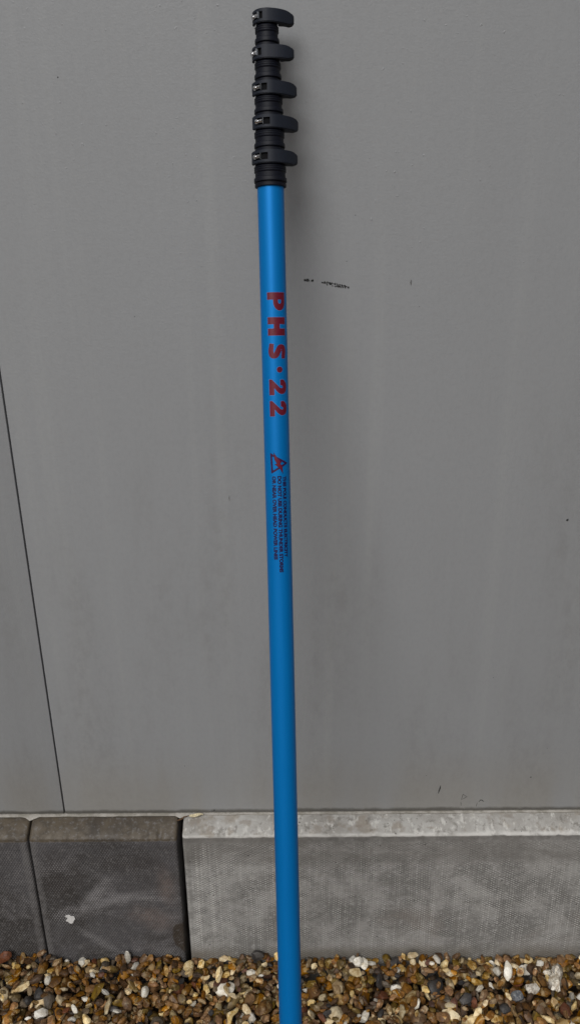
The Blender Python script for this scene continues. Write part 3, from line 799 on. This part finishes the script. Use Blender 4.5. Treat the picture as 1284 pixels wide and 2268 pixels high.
bed = empty('gravel_bed', (0, -.25, 0)); tag(bed, kind='structure')
UNIT = .0104            # meshes are stored at a typical real size so that the grain of the stone keeps its scale
def stone_mesh(kd, hi=True):
    V, F = HI[kd] if hi else LO[kd]
    me = bpy.data.meshes.new('stone'); me.from_pydata((V * UNIT).tolist(), [], F.tolist()); me.update()
    b = bmesh.new(); b.from_mesh(me)
    for f in b.faces: f.smooth = True
    for e in b.edges: e.smooth = not (len(e.link_faces) == 2 and e.calc_face_angle(0) > math.radians(38 if kd < 23 else 24))
    b.to_mesh(me); b.free(); me.materials.append(None); return me
# the stones that show largest in front of the camera become single objects
def pix(p):
    d = Vector(p) - CAM; Z = d.dot(fwd); return 642 + 1950 * d.dot(right) / Z, 1134 - 1950 * d.dot(upv) / Z, Z
scored = []
for k, st in enumerate(stones):
    kd, s, m, x, y, z, mt = st
    px, py, Z = pix((x, y, z))
    if not (-8 < px < 1292 and py < 2285): continue
    gx, gy = int((x - X0) / CELL), int((y - Y0) / CELL)
    P = (V1[kd] * s) @ m.T
    sub = HF[max(0, gx - 1):gx + 2, max(0, gy - 1):gy + 2]
    expo = (z + P[:, 2].max()) - sub.mean()
    if expo < -.0045: continue
    scored.append((s * (1 + min(0, expo) * 90), k))
scored.sort(reverse=True); chosen = set(k for _, k in scored[:300]); print('candidates', len(scored))
meshes = {}
bulkV, bulkF, bulkM, off = [], [], [], 0
for k, st in enumerate(stones):
    kd, s, m, x, y, z, mt = st
    if k in chosen:
        if kd not in meshes: meshes[kd] = stone_mesh(kd)
        o = bpy.data.objects.new('stone', meshes[kd]); COL.objects.link(o); o.parent = bed
        R3 = Matrix(m.tolist()); o.matrix_basis = Matrix.Translation((x, y + .25, z)) @ R3.to_4x4() @ Matrix.Scale(s / UNIT, 4)
        o.material_slots[0].link = 'OBJECT'; o.material_slots[0].material = STONE[mt][0]
    else:
        P = (LO[kd][0] * s) @ m.T + np.array([x, y + .25, z]); bulkV.append(P); bulkF.append(LO[kd][1] + off); bulkM.append(np.full(len(LO[kd][1]), mt)); off += len(P)
def bulk(name, V, F, Mi):
    me = bpy.data.meshes.new(name); me.from_pydata(V.tolist(), [], F.tolist())
    for m_, w in STONE: me.materials.append(m_)
    me.polygons.foreach_set('material_index', Mi.astype(np.int32)); me.polygons.foreach_set('use_smooth', np.zeros(len(F), bool))
    me.update(); o = bpy.data.objects.new(name, me); COL.objects.link(o); o.parent = bed; tag(o, kind='stuff'); return o
bulk('loose_gravel', np.concatenate(bulkV), np.concatenate(bulkF), np.concatenate(bulkM))
# more of the same bed beside and in front of the part the photo shows
allV, allF, allM, off = [], [], [], 0
for st in stones:
    V_, F_ = LO[st[0]]; allV.append((V_ * st[1]) @ st[2].T + np.array([st[3], st[4] + .25, st[5]])); allF.append(F_ + off); allM.append(np.full(len(F_), st[6])); off += len(V_)
allV, allF, allM = np.concatenate(allV), np.concatenate(allF), np.concatenate(allM)
print('tris in one patch', len(allF), 'per stone', [len(l[1]) for l in LO][:4], [len(l[1]) for l in HI][:4])
far = bulk('loose_gravel', allV, allF, allM)
first = True
for (dx, dy) in ((1.585, 0), (-1.585, 0), (0, -.415), (1.585, -.415), (-1.585, -.415), (0, -.83), (1.585, -.83), (-1.585, -.83)):
    o = far if first else far.copy()
    if not first: COL.objects.link(o)
    first = False; o.location = (dx, dy, 0)

# stones the eye picks out, lying on top of the bed
def feature(label, at, axes, rot, mat, seed, planes=11, p=16, lean=0, z=None, lobes=None, name='flint_stone', rough=.05, cut=None):
    V, F = pebble(3, seed, axes, planes, p, rough)
    if cut is not None:
        V, F = flint(cut)[1]; V = V - (V.max(0) + V.min(0)) / 2; V = V / np.abs(V).max(0) * np.array(axes) * .97
    m = np.array(Matrix.Rotation(math.radians(rot[2]), 3, 'Z') @ Matrix.Rotation(math.radians(rot[1]), 3, 'Y') @ Matrix.Rotation(math.radians(rot[0]), 3, 'X'))
    if lobes:
        for (cx, cz, rr, amt) in lobes:        # squeeze or swell along the long axis
            V[:, 1:] *= (1 + amt * np.exp(-((V[:, 0] - cx) / rr) ** 2))[:, None]
            V[:, 1] += cz * np.exp(-((V[:, 0] - cx) / rr) ** 2)
    P = V @ m.T; x, y = at
    y = min(y, Y1 - .002 - P[:, 1].max())
    if z is None:
        Vd = V1[0]; r = drop(P, x, y, .0025)
        z = r[0]; commit(z, r[1])
    me = bpy.data.meshes.new(name); me.from_pydata(P.tolist(), [], F.tolist()); me.materials.append(mat)
    b = bmesh.new(); b.from_mesh(me)
    for f in b.faces: f.smooth = True
    for e in b.edges: e.smooth = not (len(e.link_faces) == 2 and e.calc_face_angle(0) > math.radians(22))
    b.to_mesh(me); b.free()
    o = bpy.data.objects.new(name, me); COL.objects.link(o); o.location = (x, y, z)
    return tag(o, label, 'stone', 'flint stones that stand out on the gravel')
SMt = {m.name: m for m, w in STONE}
wh, cr_, sl, gy_, br, tn = (SMt[n] for n in ('white_flint', 'cream_flint', 'slate_flint', 'grey_flint', 'brown_flint', 'tan_flint'))
mot = mat_stone('mottled_flint', (.62, .58, .50), (.30, .25, .19), (.05, .045, .04), .7)
blu = mat_stone('blue_grey_flint', (.115, .125, .140), (.07, .075, .085), (.5, .48, .42), .4)
red = SMt['red_flint']
feature('upright white flint chip leaning on the short dark kerb', (-.319, -.045), (.0150, .0066, .0042), (6, 84, -86), wh, 31, cut=611)
feature('dark square-faced stone against the pale kerb just left of the pole', (-.069, -.045), (.0130, .0115, .0070), (80, 8, 3), sl, 47, 7, 30, cut=612)
feature('pointed white flint touching the pale kerb to the right of the pole', (.124, -.052), (.0130, .0095, .006), (40, 28, 20), wh, 33, cut=613)
feature('flat creamy chip lying in front of the pointed white flint', (.118, -.070), (.0135, .0085, .005), (35, 10, -15), cr_, 34, cut=614)
feature('largest cream flint, long and knobbly, near the right edge', (.494, -.088), (.0300, .0120, .0105), (20, -12, 68), mot, 35, 9, 12, lobes=[(.016, .002, .006, .25), (.007, 0, .004, -.22), (-.018, -.003, .008, .18)], rough=.12)
feature('smooth white oval pebble standing near the kerb at right', (.404, -.078), (.0180, .0085, .0068), (10, -14, 80), wh, 36, 3, 4)
feature('white flint with a black mottled rind beside the knobbly one', (.444, -.109), (.0145, .0100, .0080), (25, 5, -12), mot, 37, 9, 20, cut=624)
feature('blue-grey glossy flint in front of the white oval pebble', (.412, -.126), (.0125, .0100, .0085), (15, 0, 30), blu, 38, 8, 14)
feature('black slate-coloured stone farthest left of the dark pair at right', (.318, -.125), (.0135, .0095, .006), (20, -10, 30), sl, 39, 7, 30, cut=616)
feature('round black pebble in front of the blue-grey flint', (.387, -.143), (.0110, .0095, .0075), (0, 10, 0), sl, 40, 6, 10)
feature('irregular white flint low in the bottom left corner', (-.464, -.143), (.0135, .0085, .0062), (20, 8, 22), wh, 41, 12, 20, rough=.1, cut=623)
feature('upright white oval flint left of centre below the dark kerb', (-.278, -.104), (.0115, .0072, .005), (40, -15, 82), wh, 42, 4, 6)
feature('small white tooth-shaped stone below the leftmost kerb joint', (-.466, -.080), (.0095, .0072, .0055), (50, -20, 75), wh, 43, 8, 16, cut=618)
feature('pale oval pebble lying against the pale kerb, middle right', (.227, -.058), (.0110, .0070, .0050), (25, 5, 8), cr_, 44, 6, 12)
feature('round cream pebble under the open kerb joint', (-.200, -.058), (.0105, .0098, .006), (45, 0, 10), cr_, 45, 5, 9)
feature('tall tan flint wedge a little left of the pole', (-.142, -.078), (.0150, .0070, .006), (30, -22, 80), cr_, 46, 8, 20, cut=619)
feature('large smooth brown stone just left of the pole foot', (-.056, -.142), (.0165, .0125, .009), (20, -5, 35), br, 48, 6, 12)
feature('reddish brown stone pushed up on the kerb in the left corner', (-.556, -.048), (.0180, .0100, .007), (50, -30, 15), red, 49, 7, 26, cut=620)
feature('curved cream flint at the bottom edge left of the pole', (-.112, -.158), (.0175, .0058, .005), (25, -8, 62), cr_, 50, 9, 14, lobes=[(0, .006, .008, .1)])
feature('small white flint half hidden behind the knobbly one', (.470, -.060), (.0085, .0065, .006), (30, 0, 20), wh, 51)
feature('white triangular chip left of centre near the bottom edge', (-.402, -.142), (.0100, .0045, .0035), (30, 15, -50), wh, 52, 7, 26, cut=621)
feature('cream flint with rust stains right of the pole', (.083, -.098), (.0135, .0120, .008), (35, 5, 60), tn, 53, 9, 20, cut=622)
bpy.context.view_layer.update()
